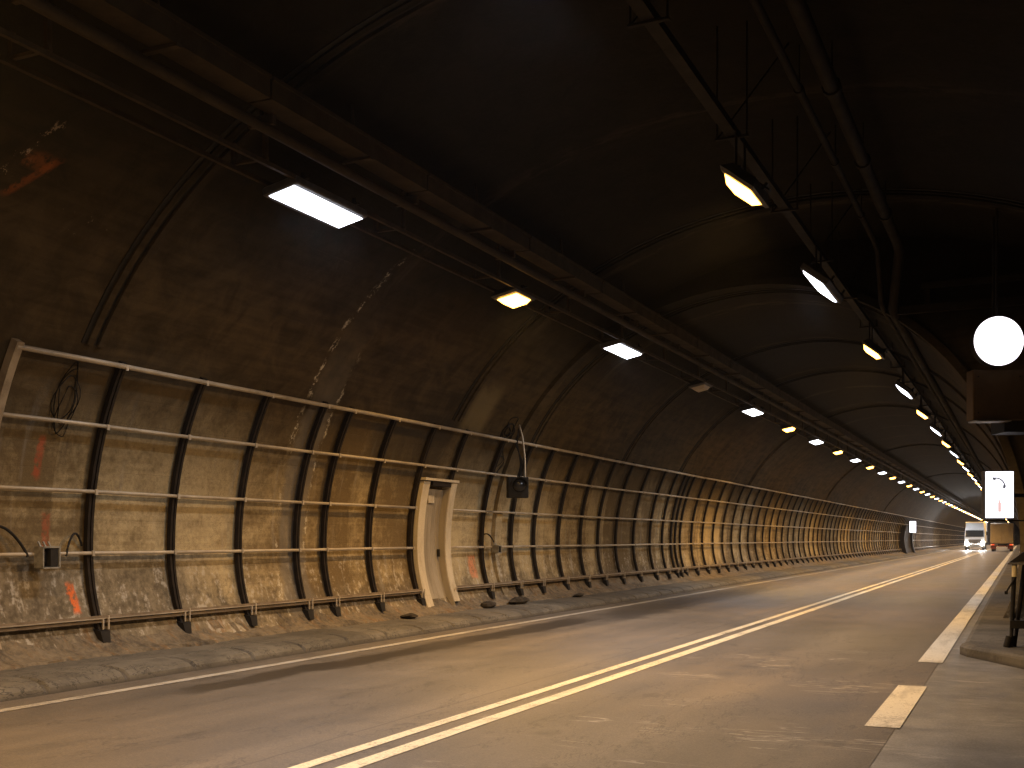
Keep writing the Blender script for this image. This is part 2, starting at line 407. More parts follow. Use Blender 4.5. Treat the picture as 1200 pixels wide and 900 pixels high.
# right pavement: a kerbed island that begins beside the lay-by with a skewed nose
mb = MB()
poly = [(-.70, Y_END - 1), (-.70, 16.0), (-.74, 15.75), (-.64, 15.45), (.10, 14.1), (1.0, 12.6), (1.15, 12.55), (2.6, 15.5), (2.6, Y_STEP - .02), (.4, Y_STEP - .02), (.4, Y_END - 1)]
cx = .3
def inset(p, d):
    x, y = p
    return (x + (d if x < 0 else 0), y + d if y < 16 else y)
rings = [[(x, y, -.02) for x, y in poly], [(x, y, .10) for x, y in poly], [(*inset(p, .025), .135) for p in poly], [(*inset(p, .07), .15) for p in poly]]
mb.loft(rings)
tag(mb.build('right_pavement', M['kerb']), kind='structure')

# road markings: 4 mm above the asphalt
def marking(x0, x1, y0, y1, mat):
    mb = MB(); n = max(1, int((y1 - y0) / 2.0)); rows = []
    for j in range(n + 1):
        yv = y0 + (y1 - y0) * j / n
        rows.append([(x0 + wob(yv, .8, .008), yv, .005), (x1 + wob(yv + 9, .8, .008), yv, .005)])
    mb.loft(rows, closed=False, caps=False)
    return tag(mb.build('road_marking', mat), kind='structure')
marking(-8.24, -8.10, Y_BACK, 250, M['line_far'])
marking(-4.41, -4.29, Y_BACK, 250, M['line_cream'])
marking(-4.13, -3.985, Y_BACK, 250, M['line_cream'])
marking(-1.16, -.88, 14.5, 250, M['line'])
for y0 in (9.35, 4.2, -1.0, -6.2): marking(-1.16, -.88, y0, y0 + 2.75, M['line'])

# ------------------------------------------------------------------ tunnel lining
lin = empty('tunnel_lining', (4.5, 5.0, 0), 'curved sooty concrete tunnel vault with ring joints and leaking stains', 'tunnel wall')
lin.location = (0, 0, 0)
def vault(big, y0, y1, dy):
    mb = MB(); n = max(1, round((y1 - y0) / dy)); nth = 64; rings = []
    for j in range(n + 1):
        yv = y0 + (y1 - y0) * j / n
        rings.append([(-a, yv, z) for a, z in (sec(TH0 + (math.pi - 2 * TH0) * i / nth, big) for i in range(nth + 1))])
    mb.loft(rings, closed=False, smooth=True, caps=False)
    return mb
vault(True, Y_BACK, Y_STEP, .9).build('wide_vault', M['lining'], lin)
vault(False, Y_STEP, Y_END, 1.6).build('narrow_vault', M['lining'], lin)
# the wall where the wide vault steps down to the narrow one, with a lip
mb = MB(); nth = 64
ths = [TH0 + (math.pi - 2 * TH0) * i / nth for i in range(nth + 1)]
A = [(-a, Y_STEP, z) for a, z in (sec(t, False) for t in ths)]
B = [(-a - .0, Y_STEP, z) for a, z in (sec(t, True) for t in ths)]
ctr = Vector((-4.2, 0, 1.5))
B = [tuple(Vector(p) + (Vector((p[0], 0, p[2])) - ctr).normalized() * .12) for p in B]
mb.loft([A, B], closed=False, caps=False)
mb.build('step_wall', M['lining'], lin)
mb = MB()
def arc_pts(big, off, th_a=TH0, th_b=math.pi - TH0, n=56):
    out = []
    for i in range(n + 1):
        t = th_a + (th_b - th_a) * i / n; a, z = sec(t, big)
        a2, z2 = sec(t + .004, big); a1, z1 = sec(t - .004, big)
        tx, tz = -(a2 - a1), z2 - z1; l = math.hypot(tx, tz); tx /= l; tz /= l
        nx, nz = tz, -tx
        out.append((-a + nx * off, z + nz * off))
    return out
def arc_bar(mb, big, y0, y1, o0, o1, **kw):
    p0, p1 = arc_pts(big, o0, **kw), arc_pts(big, o1, **kw)
    mb.loft([[(a[0], y0, a[1]), (b[0], y0, b[1]), (b[0], y1, b[1]), (a[0], y1, a[1])] for a, b in zip(p0, p1)])
arc_bar(mb, False, Y_STEP - .09, Y_STEP + .20, -.05, .09)
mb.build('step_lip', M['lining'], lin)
mb = MB()
for yv in (Y_BACK, Y_END):
    mb = MB(); a = [(-a, yv, z) for a, z in (sec(t, yv < 0) for t in ths)]
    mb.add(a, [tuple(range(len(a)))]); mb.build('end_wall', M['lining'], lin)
# ring joints: double strips with a dark gap
TJ = math.asin(2.05 / 5.0)
def joint(yv, big, wide=False):
    mb = MB(); kw = dict(th_a=TJ)
    arc_bar(mb, big, yv - .115, yv - .03, -.02, .035, **kw)
    arc_bar(mb, big, yv + .035, yv + .13, -.02, .045, **kw)
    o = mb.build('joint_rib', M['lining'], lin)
    mb = MB(); arc_bar(mb, big, yv - .03, yv + .035, -.02, .008, **kw); mb.build('joint_gap', M['black'], o)
    mb = MB(); arc_bar(mb, big, yv - .18, yv - .115, -.02, .012, **kw); mb.build('joint_gap', M['black'], o)
for yv in (-9.1, -4.5, .1, 4.7, 9.35, 18.15): joint(yv, True)
for yv in (21.9, 27.9, 33.2, 42.6, 61.0, 88.6): joint(yv, False)
# rough footing between wall and pavement
mb = MB(); rows = []
yv = 4.0
while yv < 200:
    st = .11 if yv < 26 else (.35 if yv < 60 else 3.0)
    j = lambda s: random.uniform(-s, s) if yv < 60 else 0
    w = wob(yv, 1.1, .07)
    rows.append([(-9.95, yv, .60 + j(.01)), (-9.885 + j(.012), yv, .46 + j(.015)), (-9.82 + j(.03), yv, .36 + j(.02)), (-9.73 + w * .7 + j(.03), yv, .275 + w * .3 + j(.02)),
                 (-9.62 + w * .7 + j(.03), yv, .225 + j(.015)), (-9.54 + w * .7 + j(.03), yv, .20 + j(.01)), (-9.48 + w * .7 + j(.04), yv, .15)])
    yv += st
mb.loft(rows, closed=False, smooth=False, caps=False)
mb.build('wall_footing', M['footing'], lin)

# ------------------------------------------------------------------ the steel framework on the left wall
fr = empty('wall_framework', (0, 0, 0), 'long grid of dark curved steel posts and pale rails standing off the left tunnel wall', 'steel framework')
RAIL_Z = [.53, 1.345, 2.09, 2.87, 3.57]
def post_mesh(scale_w=1.0, z0=.30, z1=3.60):
    mb = MB(); n = 16; zs = [z0 + (z1 - z0) * i / n for i in range(n + 1)]
    for y0, y1 in ((-.047, -.010), (.010, .047)):
        rr = []
        for z in zs:
            p, nn = frame_pt(z, .10); q = p - nn * .06
            rr.append([(p.x, y0 * scale_w, p.z), (p.x, y1 * scale_w, p.z), (q.x, y1 * scale_w, q.z), (q.x, y0 * scale_w, q.z)])
        mb.loft(rr)
    rr = []
    for z in zs:                        # the web, set back
        p, nn = frame_pt(z, .082); q = p - nn * .02
        rr.append([(p.x, -.012, p.z), (p.x, .012, p.z), (q.x, .012, q.z), (q.x, -.012, q.z)])
    mb.loft(rr)
    return mb
post0 = post_mesh().build('post', M['post'], fr)
mbf = MB(); p, nn = frame_pt(.36, .13)
mbf.loft([[(p.x + .01, -.075, .44), (p.x + .01, .075, .44), (p.x - .10, .075, .46), (p.x - .10, -.075, .46)],
          [(p.x + .04, -.055, .30), (p.x + .04, .055, .30), (p.x - .08, .055, .30), (p.x - .08, -.055, .30)]])
foot0 = mbf.build('foot', M['black'], post0)
for z in RAIL_Z[1:]:
    p, nn = frame_pt(z, .152); mbc = MB(); mbc.box((p.x, 0, p.z), (.012, .04, .065)); mbc.build('clamp', M['galv'], post0)
p, nn = frame_pt(.53, .18)
mbc = MB(); mbc.box((p.x + .02, .055, p.z - .05), (.012, .022, .16)); mbc.build('bolt', M['galv'], post0)
mbc = MB(); mbc.box((p.x + .02, -.03, p.z - .07), (.012, .022, .12)); mbc.build('bolt', M['galv'], post0)
PY = [9.82, 11.22, 12.58, 13.95, 14.68, 16.02, 17.42, 18.66, 20.32, 21.75, 22.95, 24.45, 25.85, 27.15, 28.55, 30.05, 31.55, 32.85, 33.75, 34.2, 34.75]
while len(PY) < 88: PY.append(PY[-1] + 1.4)
for i, yv in enumerate(PY):
    o = post0 if i == 0 else copy_tree(post0, fr)
    o.location = (0, yv + (random.uniform(-.03, .03) if i > 7 else 0), 0)
    if 19.5 < yv < 34: o.rotation_euler.x = random.uniform(-.008, .008)
mb = MB(); src = post_mesh(); yv = PY[-1] + 1.4
while yv < 250: mb.add([(x, y + yv, z) for x, y, z in src.v], src.f); yv += 1.4
tag(mb.build('post', M['post'], fr), kind='stuff')
# pale end post
mb = MB(); rr = []
for i in range(17):
    z = .30 + 3.32 * i / 16; p, nn = frame_pt(z, .15); q = p - nn * .10
    rr.append([(p.x, -.045, p.z), (p.x, .045, p.z), (q.x, .045, q.z), (q.x, -.045, q.z)])
mb.loft(rr)
eo = mb.build('end_post', M['post_end'], fr, (0, 8.30, 0)); eo['label'] = 'pale end post where the grid begins'
Y_FR0, Y_FR1 = 8.28, 250.0
def rail(z, h, d, off, y0, y1, lip=0):
    p, nn = frame_pt(z, off); t = Vector((-nn.z, 0, nn.x))
    c = [p + nn * d / 2 + t * h / 2, p + nn * d / 2 - t * h / 2, p - nn * d / 2 - t * h / 2, p - nn * d / 2 + t * h / 2]
    mb = MB(); n = max(1, int((y1 - y0) / 1.37)); rings = []
    if lip: c = [p + nn * (d / 2 + d / 2 * math.cos(k * math.pi / 5)) + t * (h / 2 * math.sin(k * math.pi / 5)) for k in range(10)]
    for j in range(n + 1):
        yv = y0 + (y1 - y0) * j / n; e = wob(yv, .5, .007)
        rings.append([(q.x, yv, q.z + e) for q in c])
    mb.loft(rings, smooth=bool(lip))
    return mb
D0, D1 = 17.46, 18.74       # the doorway interrupts the lower rails
for z, h, d, off in ((2.87, .046, .046, .10), (3.57, .06, .056, .10)):
    rail(z, h, d, off, Y_FR0, Y_FR1, 1).build('rail', M['galv'], fr)
for z, h, d, off in ((1.345, .046, .046, .10), (2.09, .046, .046, .10)):
    rail(z, h, d, off, Y_FR0, D0, 1).build('rail', M['galv'], fr); rail(z, h, d, off, D1, Y_FR1, 1).build('rail', M['galv'], fr)
for y0, y1 in ((8.2, D0), (D1, Y_FR1)):
    rail(.53, .085, .04, .125, y0, y1).build('bottom_rail', M['bottom_rail'], fr)
    p, nn = frame_pt(.58, .12); mb = MB(); mb.box((p.x + .02, (y0 + y1) / 2, .582), (.10, y1 - y0, .010)); mb.build('rail_flange', M['galv'], fr)

# ------------------------------------------------------------------ service door
dr = empty('service_door', (-9.7, 18.36, .17), 'tall cream metal door in a curved pale portal interrupting the wall grid', 'door')
DL = Vector((-9.7, 18.36, .17))
def jamb(y0, y1, off, depth, z0=.17, z1=2.56):
    mb = MB(); rr = []
    for i in range(15):
        z = z0 + (z1 - z0) * i / 14; p, nn = frame_pt(max(z, .2), off); q = p - nn * depth
        rr.append([Vector((p.x, y0, z)) - DL, Vector((p.x, y1, z)) - DL, Vector((q.x, y1, z)) - DL, Vector((q.x, y0, z)) - DL])
    mb.loft(rr, smooth=False); return mb
jamb(17.50, 17.74, .17, .17, .28).build('jamb', M['jamb'], dr)
jamb(18.52, 18.74, .20, .20, .34).build('jamb', M['jamb'], dr)
mb = MB()
for k in range(5):
    y0 = 17.75 + k * .149
    j = jamb(y0, y0 + .144, .06, .05, .17, 2.44); mb.add(j.v, j.f)
lf = mb.build('leaf', M['door'], dr)
mb = MB(); p, nn = frame_pt(1.25, .07); mb.box(Vector((p.x + .03, 18.42, 1.25)) - DL, (.05, .03, .14)); mb.build('handle', M['black'], lf)
mb = MB(); p, nn = frame_pt(2.38, .30); mb.box(Vector((p.x - .16, 18.12, 2.60)) - DL, (.26, 1.30, .045)); mb.build('lintel', M['jamb'], dr)
mb = MB(); mb.box(Vector((p.x - .16, 18.16, 2.53)) - DL, (.18, .70, .08)); mb.build('lintel_shadow_gap', M['post'], dr)
jamb(18.498, 18.518, .19, .16, .17, 2.44).build('jamb_lining', M['door'], dr)
for zz in (.55, 1.35, 2.15):
    mb = MB(); p, nn = frame_pt(zz, .075); mb.tube([Vector((p.x, 17.78, zz - .06)) - DL, Vector((p.x, 17.78, zz + .06)) - DL], .014, 8); mb.build('hinge', M['black'], lf)
mb = MB(); p, nn = frame_pt(2.25, .072); mb.box(Vector((p.x, 18.05, 2.25)) - DL, (.012, .22, .14)); mb.build('plate', M['jamb'], lf)

# ------------------------------------------------------------------ signal box, junction boxes, cables
sg = empty('signal_box', (-9.34, 20.6, 2.56), 'square black box with a round dark lens hanging in front of the wall grid', 'signal', rz=R(-58))
mb = MB(); mb.bbox((0, 0, 0), (.30, .42, .42), .012); mb.build('case', M['black'], sg)
rz_ = Matrix.Rotation(R(0), 3, 'Z')
mb = MB(); n = 20; rings = []
for k in range(6):
    t = k / 5 * math.pi / 2; rr_, xx = .135 * math.cos(t) + .003, .152 + .07 * math.sin(t)
    rings.append([(xx, rr_ * math.cos(2 * math.pi * j / n) + .02, rr_ * math.sin(2 * math.pi * j / n) + .04) for j in range(n)])
mb.loft(rings, smooth=True); mb.build('lens', M['lens'], sg)
mb = MB()
for k in range(13):
    pass
rings = []
for k in range(13):
    t = math.pi * k / 12
    rings.append([(.152, .02 + .155 * math.cos(t), .04 + .155 * math.sin(t)), (.24, .02 + .155 * math.cos(t), .04 + .155 * math.sin(t)),
                  (.24, .02 + .168 * math.cos(t), .04 + .168 * math.sin(t)), (.152, .02 + .168 * math.cos(t), .04 + .168 * math.sin(t))])
mb.loft(rings); mb.build('visor', M['black'], sg)
mb = MB(); mb.tube([(-.02, .16, .2), (-.05, .16, .6), (-.11, .12, 1.05), (-.2, .02, 1.45)], .018); mb.build('hanger_pipe', M['galv'], sg)
mb = MB()
for k in range(5):
    o_ = random.uniform(-.1, .1)
    mb.tube([(-.06 + .01 * k, .0 + .02 * k, .2), (-.10, .04 + o_, .55), (-.14, .05 - o_, .9), (-.24, .02 + o_, 1.3), (-.30, -.10 + o_ * 2, 1.42)], .010, 6)
mb.build('cable_bundle', M['cable'], sg)
def scribble(c, ry, rz, n, x=-9.42, r=.009, turns=1.6, seed=1, cx=None):
    rnd = random.Random(seed); mb = MB()
    for k in range(n):
        a0 = rnd.uniform(0, 6); A_, B_ = ry * rnd.uniform(.55, 1.1), rz * rnd.uniform(.6, 1.1); oy, oz = rnd.uniform(-.06, .06), rnd.uniform(-.1, .1)
        pts = []
        for i in range(33):
            t = a0 + turns * 2 * math.pi * i / 32; z = c[1] + oz + B_ * math.sin(t)
            pp, nn = frame_pt(z, .05 + .03 * math.sin(3 * t + k)); pts.append((pp.x, c[0] + oy + A_ * math.cos(t), z))
        mb.tube(pts, r, 5)
    return mb
tag(scribble((20.35, 3.72), .22, .18, 5, seed=4, r=.012).build('cable_coil', M['cable']), 'tangled black cables bunched at the top rail above the black signal box', 'cable')
tag(scribble((9.2, 3.05), .16, .42, 4, seed=9, r=.006).build('cable_coil', M['cable']), 'hanging loop of thin black cables beside the pale end post', 'cable')
tag(scribble((20.55, 3.1), .17, .20, 3, seed=21, r=.007, turns=1.2).build('cable_coil', M['cable']), 'loose cable loops on the wall just above left of the black signal box', 'cable')
def junction(y, z, s, label):
    p, nn = frame_pt(z, .17); j = empty('junction_box', (p.x, y, z), label, 'junction box')
    mb = MB(); mb.box((-.02, 0, 0), (.02, s, s)); mb.build('back_plate', M['box'], j)
    mb = MB()
    for c_, d_ in (((.05, -s / 2, 0), (.13, .018, s)), ((.05, s / 2, 0), (.13, .018, s)), ((.05, 0, -s / 2), (.13, s, .018)), ((.05, 0, s / 2), (.13, s, .018))): mb.box(c_, d_)
    mb.build('case', M['box'], j)
    mb = MB(); mb.box((.02, -s * .15, 0), (.04, s * .45, s * .6)); mb.box((.05, s * .2, -.02), (.05, s * .2, s * .7)); mb.build('terminal_block', M['rubble'], j)
    mb = MB(); mb.box((.06, s * .16, .0), (.10, s * .42, s * .84)); mb.build('inner_cover', M['black'], j)
    mb = MB()
    for k in range(3): mb.tube([(.02, s * (-.3 + .3 * k), s / 2), (-.02, s * (-.3 + .3 * k), s / 2 + .06)], .012, 8)
    mb.build('gland', M['box'], j)
    return j
junction(9.08, 1.31, .23, 'open battered junction box clamped on the rail near the pale end post')
junction(20.75, 1.30, .15, 'small grey junction box on the rail just right of the cream door')
def arch_cable(y0, y1, zt, zb, label, r=.012):
    mb = MB(); pts = []
    for i in range(25):
        t = i / 24; yv = y0 + (y1 - y0) * t; z = zb + (zt - zb) * math.sin(math.pi * min(1, .12 + .88 * t)) ** .8
        pp, nn = frame_pt(z, .04 + .10 * t); pts.append((pp.x, yv, z))
    mb.tube(pts, r, 6); return tag(mb.build('cable', M['cable']), label, 'cable')
arch_cable(8.2, 8.88, 1.66, 1.32, 'curved black cable entering the open junction box from the left edge', .016)
arch_cable(9.75, 9.42, 1.58, 1.32, 'short curved black cable from the first dark post to the rail', .014)
arch_cable(20.25, 20.85, 1.62, 1.34, 'small bent cable arching over the rail right of the cream door', .014)
# broken lumps at the foot of the wall
def lump(c, s, seed):
    rnd = random.Random(seed); mb = MB(); n = 7; rings = []
    for k in range(5):
        t = k / 4; r = math.sin(.25 + t * 2.5) * .5
        rings.append([(c[0] + s[0] * r * math.cos(2 * math.pi * j / n) * rnd.uniform(.75, 1.2), c[1] + s[1] * r * math.sin(2 * math.pi * j / n) * rnd.uniform(.75, 1.2), c[2] + .62 * s[2] * (t - .15) * rnd.uniform(.9, 1.1)) for j in range(n)])
    return mb.loft(rings)
for c, s, lab in (((-9.42, 16.35, .17), (.3, .34, .16), 'broken dark concrete lump on the pavement left of the cream door'),
                  ((-9.50, 19.55, .17), (.3, .55, .22), 'dark rubble heap against the wall just right of the cream door'),
                  ((-9.45, 20.9, .17), (.34, .8, .28), 'largest dark rubble heap below the bottom rail under the signal box'),
                  ((-9.40, 24.2, .17), (.22, .5, .14), 'low rubble lump against the wall footing farther along')):
    tag(lump(c, s, int(c[1] * 10)).build('rubble_heap', M['rubble']), lab, 'rubble')

# ------------------------------------------------------------------ services along the left haunch
def many(mb, name, mat, parent, pts):
    o = None
    for q in pts:
        if o is None: o = mb.build(name, mat, parent, q)
        else: c = o.copy(); COL.objects.link(c); c.parent = parent; c.location = q
def y_run(mb_fn, name, mat, parent): return mb_fn.build(name, mat, parent)
Y_A, Y_B = -15.5, 296
def long_box(mb, x0, x1, z0, z1, y0=Y_A, y1=Y_B): return mb.box(((x0 + x1) / 2, (y0 + y1) / 2, (z0 + z1) / 2), (x1 - x0, y1 - y0, z1 - z0))
ct = empty('cable_duct', (0, 0, 0), 'wide brown sheet steel cable duct running along the upper left vault above the lamps', 'cable duct')
mb = MB(); yv = Y_A
while yv < Y_B:
    st = 3.0 if yv < 90 else 20
    mb.box((-6.50, yv + st / 2 - .02, 5.73), (.26, st - .035, .20)); mb.box((-6.365, yv + st / 2 - .02, 5.825), (.035, st - .035, .035)); yv += st
mb.build('trough', M['duct'], ct)
for ya, yb, zt in ((1.2, Y_STEP, 6.29), (Y_STEP + .4, 120, 6.06)):
    mb = MB(); mb.tube([(-6.56, 0, 5.8), (-6.60, 0, zt)], .02, 6); mb.box((-6.56, 0, 5.61), (.44, .06, .03))
    many(mb, 'hanger', M['rail'], ct, [(0, ya + 3.0 * i, 0) for i in range(int((yb - ya) / 3) + 1)])
cd = empty('conduit', (0, 0, 0), 'round brown conduit between the cable duct and the left lamp rails', 'conduit')
mb = MB(); mb.tube([(-6.66, Y_A, 5.5), (-6.66, Y_B, 5.5)], .055, 10); mb.tube([(-6.80, Y_A, 5.56), (-6.80, Y_B, 5.56)], .03, 8)
mb.build('pipe', M['duct'], cd)
mb = MB(); mb.box((-6.72, 0, 5.58), (.30, .05, .10)); mb.tube([(-6.72, 0, 5.6), (-6.72, 0, 5.98)], .014, 6)
many(mb, 'bracket', M['rail'], cd, [(0, .4 + 2.8 * i, 0) for i in range(36)])
lr = empty('lamp_rails', (0, 0, 0), 'pair of thin rusty rails on hangers carrying the left row of lamps', 'lamp rail')
mb = MB(); long_box(mb, -7.085, -7.04, 5.36, 5.405); mb.build('rail', M['rail'], lr)
mb = MB(); long_box(mb, -7.485, -7.44, 5.36, 5.405); mb.build('rail', M['rail'], lr)
yv = -1.9; hg = None
while yv < 120:
    if hg is None:
        mb = MB(); mb.box((-7.06, 0, 5.64), (.04, .05, .48)); mb.box((-7.46, 0, 5.52), (.04, .05, .24)); mb.box((-7.26, 0, 5.425), (.46, .04, .03)); hg = mb.build('hanger', M['rail'], lr, (0, yv, 0))
    else:
        c = hg.copy(); COL.objects.link(c); c.parent = lr; c.location = (0, yv, 0)
    yv += 2.8
# right-hand services
rt = empty('cable_tray', (0, 0, 0), 'dark cable tray under the crown carrying the right row of lamps', 'cable tray')
mb = MB(); long_box(mb, -2.86, -2.74, 5.80, 5.815); long_box(mb, -2.86, -2.845, 5.815, 5.88); long_box(mb, -2.755, -2.74, 5.815, 5.88); mb.build('trough', M['panel'], rt)
for ya, n_, zt in ((3.0, 7, 7.0), (23.3, 31, 6.0)):
    mb = MB(); mb.box((-2.80, 0, 5.785), (.36, .04, .02)); mb.tube([(-2.64, 0, 5.79), (-2.64, 0, zt)], .010, 6); mb.tube([(-2.96, 0, 5.79), (-2.96, 0, zt)], .010, 6)
    if zt > 6.5: mb.tube([(-2.96, 0, 5.79), (-2.3, .5, 6.9)], .010, 6)
    many(mb, 'hanger', M['panel'], rt, [(0, ya + 2.9 * i, 0) for i in range(n_)])
def bent_pipe(a, z, a2, z2, r, label):
    p = empty('ceiling_pipe', (0, 0, 0), label, 'pipe')
    mb = MB(); mb.tube([(-a, Y_A, z), (-a, 19.2, z), (-a, 19.7, z - .06), (-(a + a2) / 2, 20.1, (z + z2) / 2), (-a2, 20.5, z2 + .06), (-a2, 20.9, z2), (-a2, 160, z2)], r, 10); mb.build('pipe', M['panel'], p)
    mb = MB(); mb.tube([(-a, -.05, z), (-a, .05, z)], r * 1.25, 10); mb.tube([(-a, 0, z), (-a, 0, 6.95)], .008, 6)
    many(mb, 'pipe_clip', M['panel'], p, [(0, 2.0 + 2.6 * i, 0) for i in range(7)])
bent_pipe(1.87, 6.42, 2.05, 5.50, .085, 'thick dark pipe along the ceiling right of the lamp tray, dropping at the vault step')
bent_pipe(2.22, 6.45, 2.25, 5.62, .045, 'thin dark pipe along the ceiling beside the thick ceiling pipe')
bm_ = MB(); bm_.box((.2, Y_STEP - .32, 5.55), (4.4, .10, .14)); bm_.box((.2, Y_STEP - .32, 5.95), (3.6, .10, .10))
for xx in (-1.5, .2, 1.6): bm_.box((xx, Y_STEP - .2, 5.75), (.08, .22, .42))
tag(bm_.build('steel_beam', M['panel']), 'dark pair of horizontal steel beams fixed on the step wall behind the round glowing sign', 'steel beam')

# ------------------------------------------------------------------ lamps
def beam(parent, sx, sy, z, col, watts, spread):
    l = bpy.data.lights.new('lamp_beam', 'AREA'); l.shape = 'RECTANGLE'; l.size, l.size_y = sx, sy
    l.energy = watts; l.color = col; l.spread = R(spread)
    o = bpy.data.objects.new('lamp_beam', l); COL.objects.link(o); o.parent = parent; o.location = (0, 0, z)
ORD = ['', 'second', 'third', 'fourth', 'fifth', 'sixth', 'seventh', 'eighth']
def lamp_white(nm='tunnel_lamp'):
    r = empty(nm, (0, 0, 0), 'x', 'lamp')
    mb = MB(); mb.bbox((0, 0, .065), (.46, 1.42, .10), .015); mb.build('housing', M['housing'], r)
    mb = MB(); mb.loft([[(-.17, -.68, .012), (.17, -.68, .012), (.17, .68, .012), (-.17, .68, .012)], [(-.145, -.63, -.012), (.145, -.63, -.012), (.145, .63, -.012), (-.145, .63, -.012)]]); mb.build('light_panel', M['white_l'], r); beam(r, .32, 1.24, -.02, (.88, .91, 1.0), 90, 140)
    for yy in (-.5, .5):
        mb = MB(); mb.box((0, yy, .125), (.50, .05, .02)); mb.box((.2, yy, .16), (.03, .04, .08)); mb.box((-.2, yy, .16), (.03, .04, .08)); mb.build('bracket', M['black'], r)
    return r
def lamp_warm(mat, nm='tunnel_lamp'):
    r = empty(nm, (0, 0, 0), 'x', 'lamp')
    mb = MB(); mb.loft([[(-.20, -.36, .02), (.20, -.36, .02), (.20, .36, .02), (-.20, .36, .02)], [(-.22, -.40, .05), (.22, -.40, .05), (.22, .40, .05), (-.22, .40, .05)], [(-.15, -.30, .15), (.15, -.30, .15), (.15, .30, .15), (-.15, .30, .15)]]); mb.build('housing', M['housing'], r)
    mb = MB(); mb.loft([[(-.17, -.27, .018), (.17, -.27, .018), (.17, .27, .018), (-.17, .27, .018)], [(-.12, -.19, -.05), (.12, -.19, -.05), (.12, .19, -.05), (-.12, .19, -.05)]]); mb.build('light_panel', mat, r)
    if mat is M['warm_l']: beam(r, .24, .38, -.06, (1.0, .56, .155), 222, 140)
    mb = MB(); mb.box((0, 0, .155), (.50, .06, .02)); mb.box((.18, 0, .16), (.03, .05, .08)); mb.box((-.18, 0, .16), (.03, .05, .08)); mb.build('bracket', M['black'], r); return r
pw, ps, pd = lamp_white(), lamp_warm(M['warm_l']), lamp_warm(M['glass_off'])
used = set()
def put(kind, loc, label, group, tilt):
    src = {'w': pw, 's': ps, 'd': pd}[kind]
    o = src if kind not in used else copy_tree(src); used.add(kind)
    o.location = loc; o.rotation_euler = (0, R(tilt), 0); tag(o, label, 'lamp', group)
    return o
cnt = {'w': 0, 's': 0}
GL, GR = 'lamps in the left row', 'lamps in the right row'
for k in range(-4, 49):
    yv = {1: 15.85, 2: 21.1, 3: 27.0}.get(k, 10.5 + 5.6 * k); kind = 'w' if k % 2 == 0 else 's'
    if k == 3: kind = 'd'
    if k < 0: lab = 'tunnel lamp of the left row hanging behind the camera, out of the picture'
    elif k == 0: lab = 'largest and nearest white panel lamp of the left row'
    elif k == 1: lab = 'brightest amber lamp of the left row, hanging above the cream door'
    elif k == 2: lab = 'white lamp between the amber lamp above the door and the unlit lamp'
    elif k == 3: lab = 'unlit lamp with a dull pale glass in the left row'
    elif k == 4: lab = 'white lamp just beyond the unlit lamp in the left row'
    elif k == 5: lab = 'small amber lamp, second lamp past the unlit one in the left row'
    elif k == 6: lab = 'small white lamp, third lamp past the unlit one in the left row'
    elif k == 7: lab = 'small amber lamp, fourth lamp past the unlit one in the left row'
    elif k == 8: lab = 'small white lamp, fifth lamp past the unlit one in the left row'
    else: lab = ('tiny white' if kind == 'w' else 'tiny amber') + ' lamp in the far string of dots at the end of the left row'
    put(kind, (-7.24, yv, 5.255), lab, GL, -12)
RY = [11.75, 16.75, 23.0, 29.6, 35.2, 41.0, 46.7]
while RY[-1] < 270: RY.append(RY[-1] + 5.7)
RY = [-10.9, -5.2, .45, 6.1] + RY
for k, yv in enumerate(RY):
    i = k - 4; kind = 's' if i % 2 == 0 else 'w'
    if i < 0: lab = 'tunnel lamp of the right row hanging behind the camera, out of the picture'
    elif i == 0: lab = 'nearest and brightest amber lamp of the right row'
    elif i == 1: lab = 'nearest and largest white lamp of the right row'
    elif i == 2: lab = 'amber lamp just past the large white lamp in the right row'
    elif i == 3: lab = 'second white lamp of the right row, upper left of the round sign'
    elif i == 4: lab = 'third amber lamp of the right row, left of the brown box'
    elif i == 5: lab = 'third white lamp of the right row, left of the brown box bottom'
    elif i == 6: lab = 'fourth amber lamp of the right row, lower left of the brown box'
    else: lab = ('tiny white' if kind == 'w' else 'tiny amber') + ' lamp in the far string of dots at the end of the right row'
    o = put(kind, (-2.70, yv, 5.22), lab, GR, 38)
    for ch in o.children:
        if ch.type == 'LIGHT': ch.rotation_euler.y = R(-20); ch.location.z = -.13
# drop rods of the right lamps
mb = MB(); mb.tube([(-2.72, 0, 5.36), (-2.72, 0, 5.80)], .014, 6)
many(mb, 'drop_rod', M['panel'], rt, [(0, yv + dy, 0) for yv in RY[3:33] for dy in (-.2, .2)])

# ------------------------------------------------------------------ signs on the right
rs = empty('round_sign', (-.33, 18.6, 4.55), 'round glowing white clock-like sign hanging at the upper right', 'illuminated sign', rz=R(24))
mb = MB(); mb.disc((0, 0), .385, -.02, .12); mb.build('case', M['black'], rs)
mb = MB(); mb.disc((0, 0), .375, -.045, -.021); mb.build('face', M['round_l'], rs)
mb = MB(); mb.box((.06, -.049, .0), (.13, .006, .026)); h_ = mb.build('hand', M['hand'], rs)
mb = MB(); mb.tube([(0, .05, .38), (0, .05, 2.2)], .022); mb.build('hanger_pipe', M['black'], rs)
bx = empty('control_box', (-.32, 18.7, 3.34), 'brown box panel with a lit lower edge hanging under the round glowing sign', 'box', rz=R(24))
mb = MB(); mb.bbox((0, .12, .40), (.80, .26, .78), .012); mb.build('case', M['brown'], bx)
mb = MB(); mb.box((-.13, .02, -.012), (.54, .30, .018)); mb.build('bottom_plate', M['box'], bx)
mb = MB(); mb.box((.36, .30, -.06), (.5, .5, .22)); mb.build('bracket_arm', M['black'], bx)
mb = MB(); mb.tube([(.0, .2, .79), (.0, .2, 3.2)], .022); mb.build('hanger_pipe', M['black'], bx)
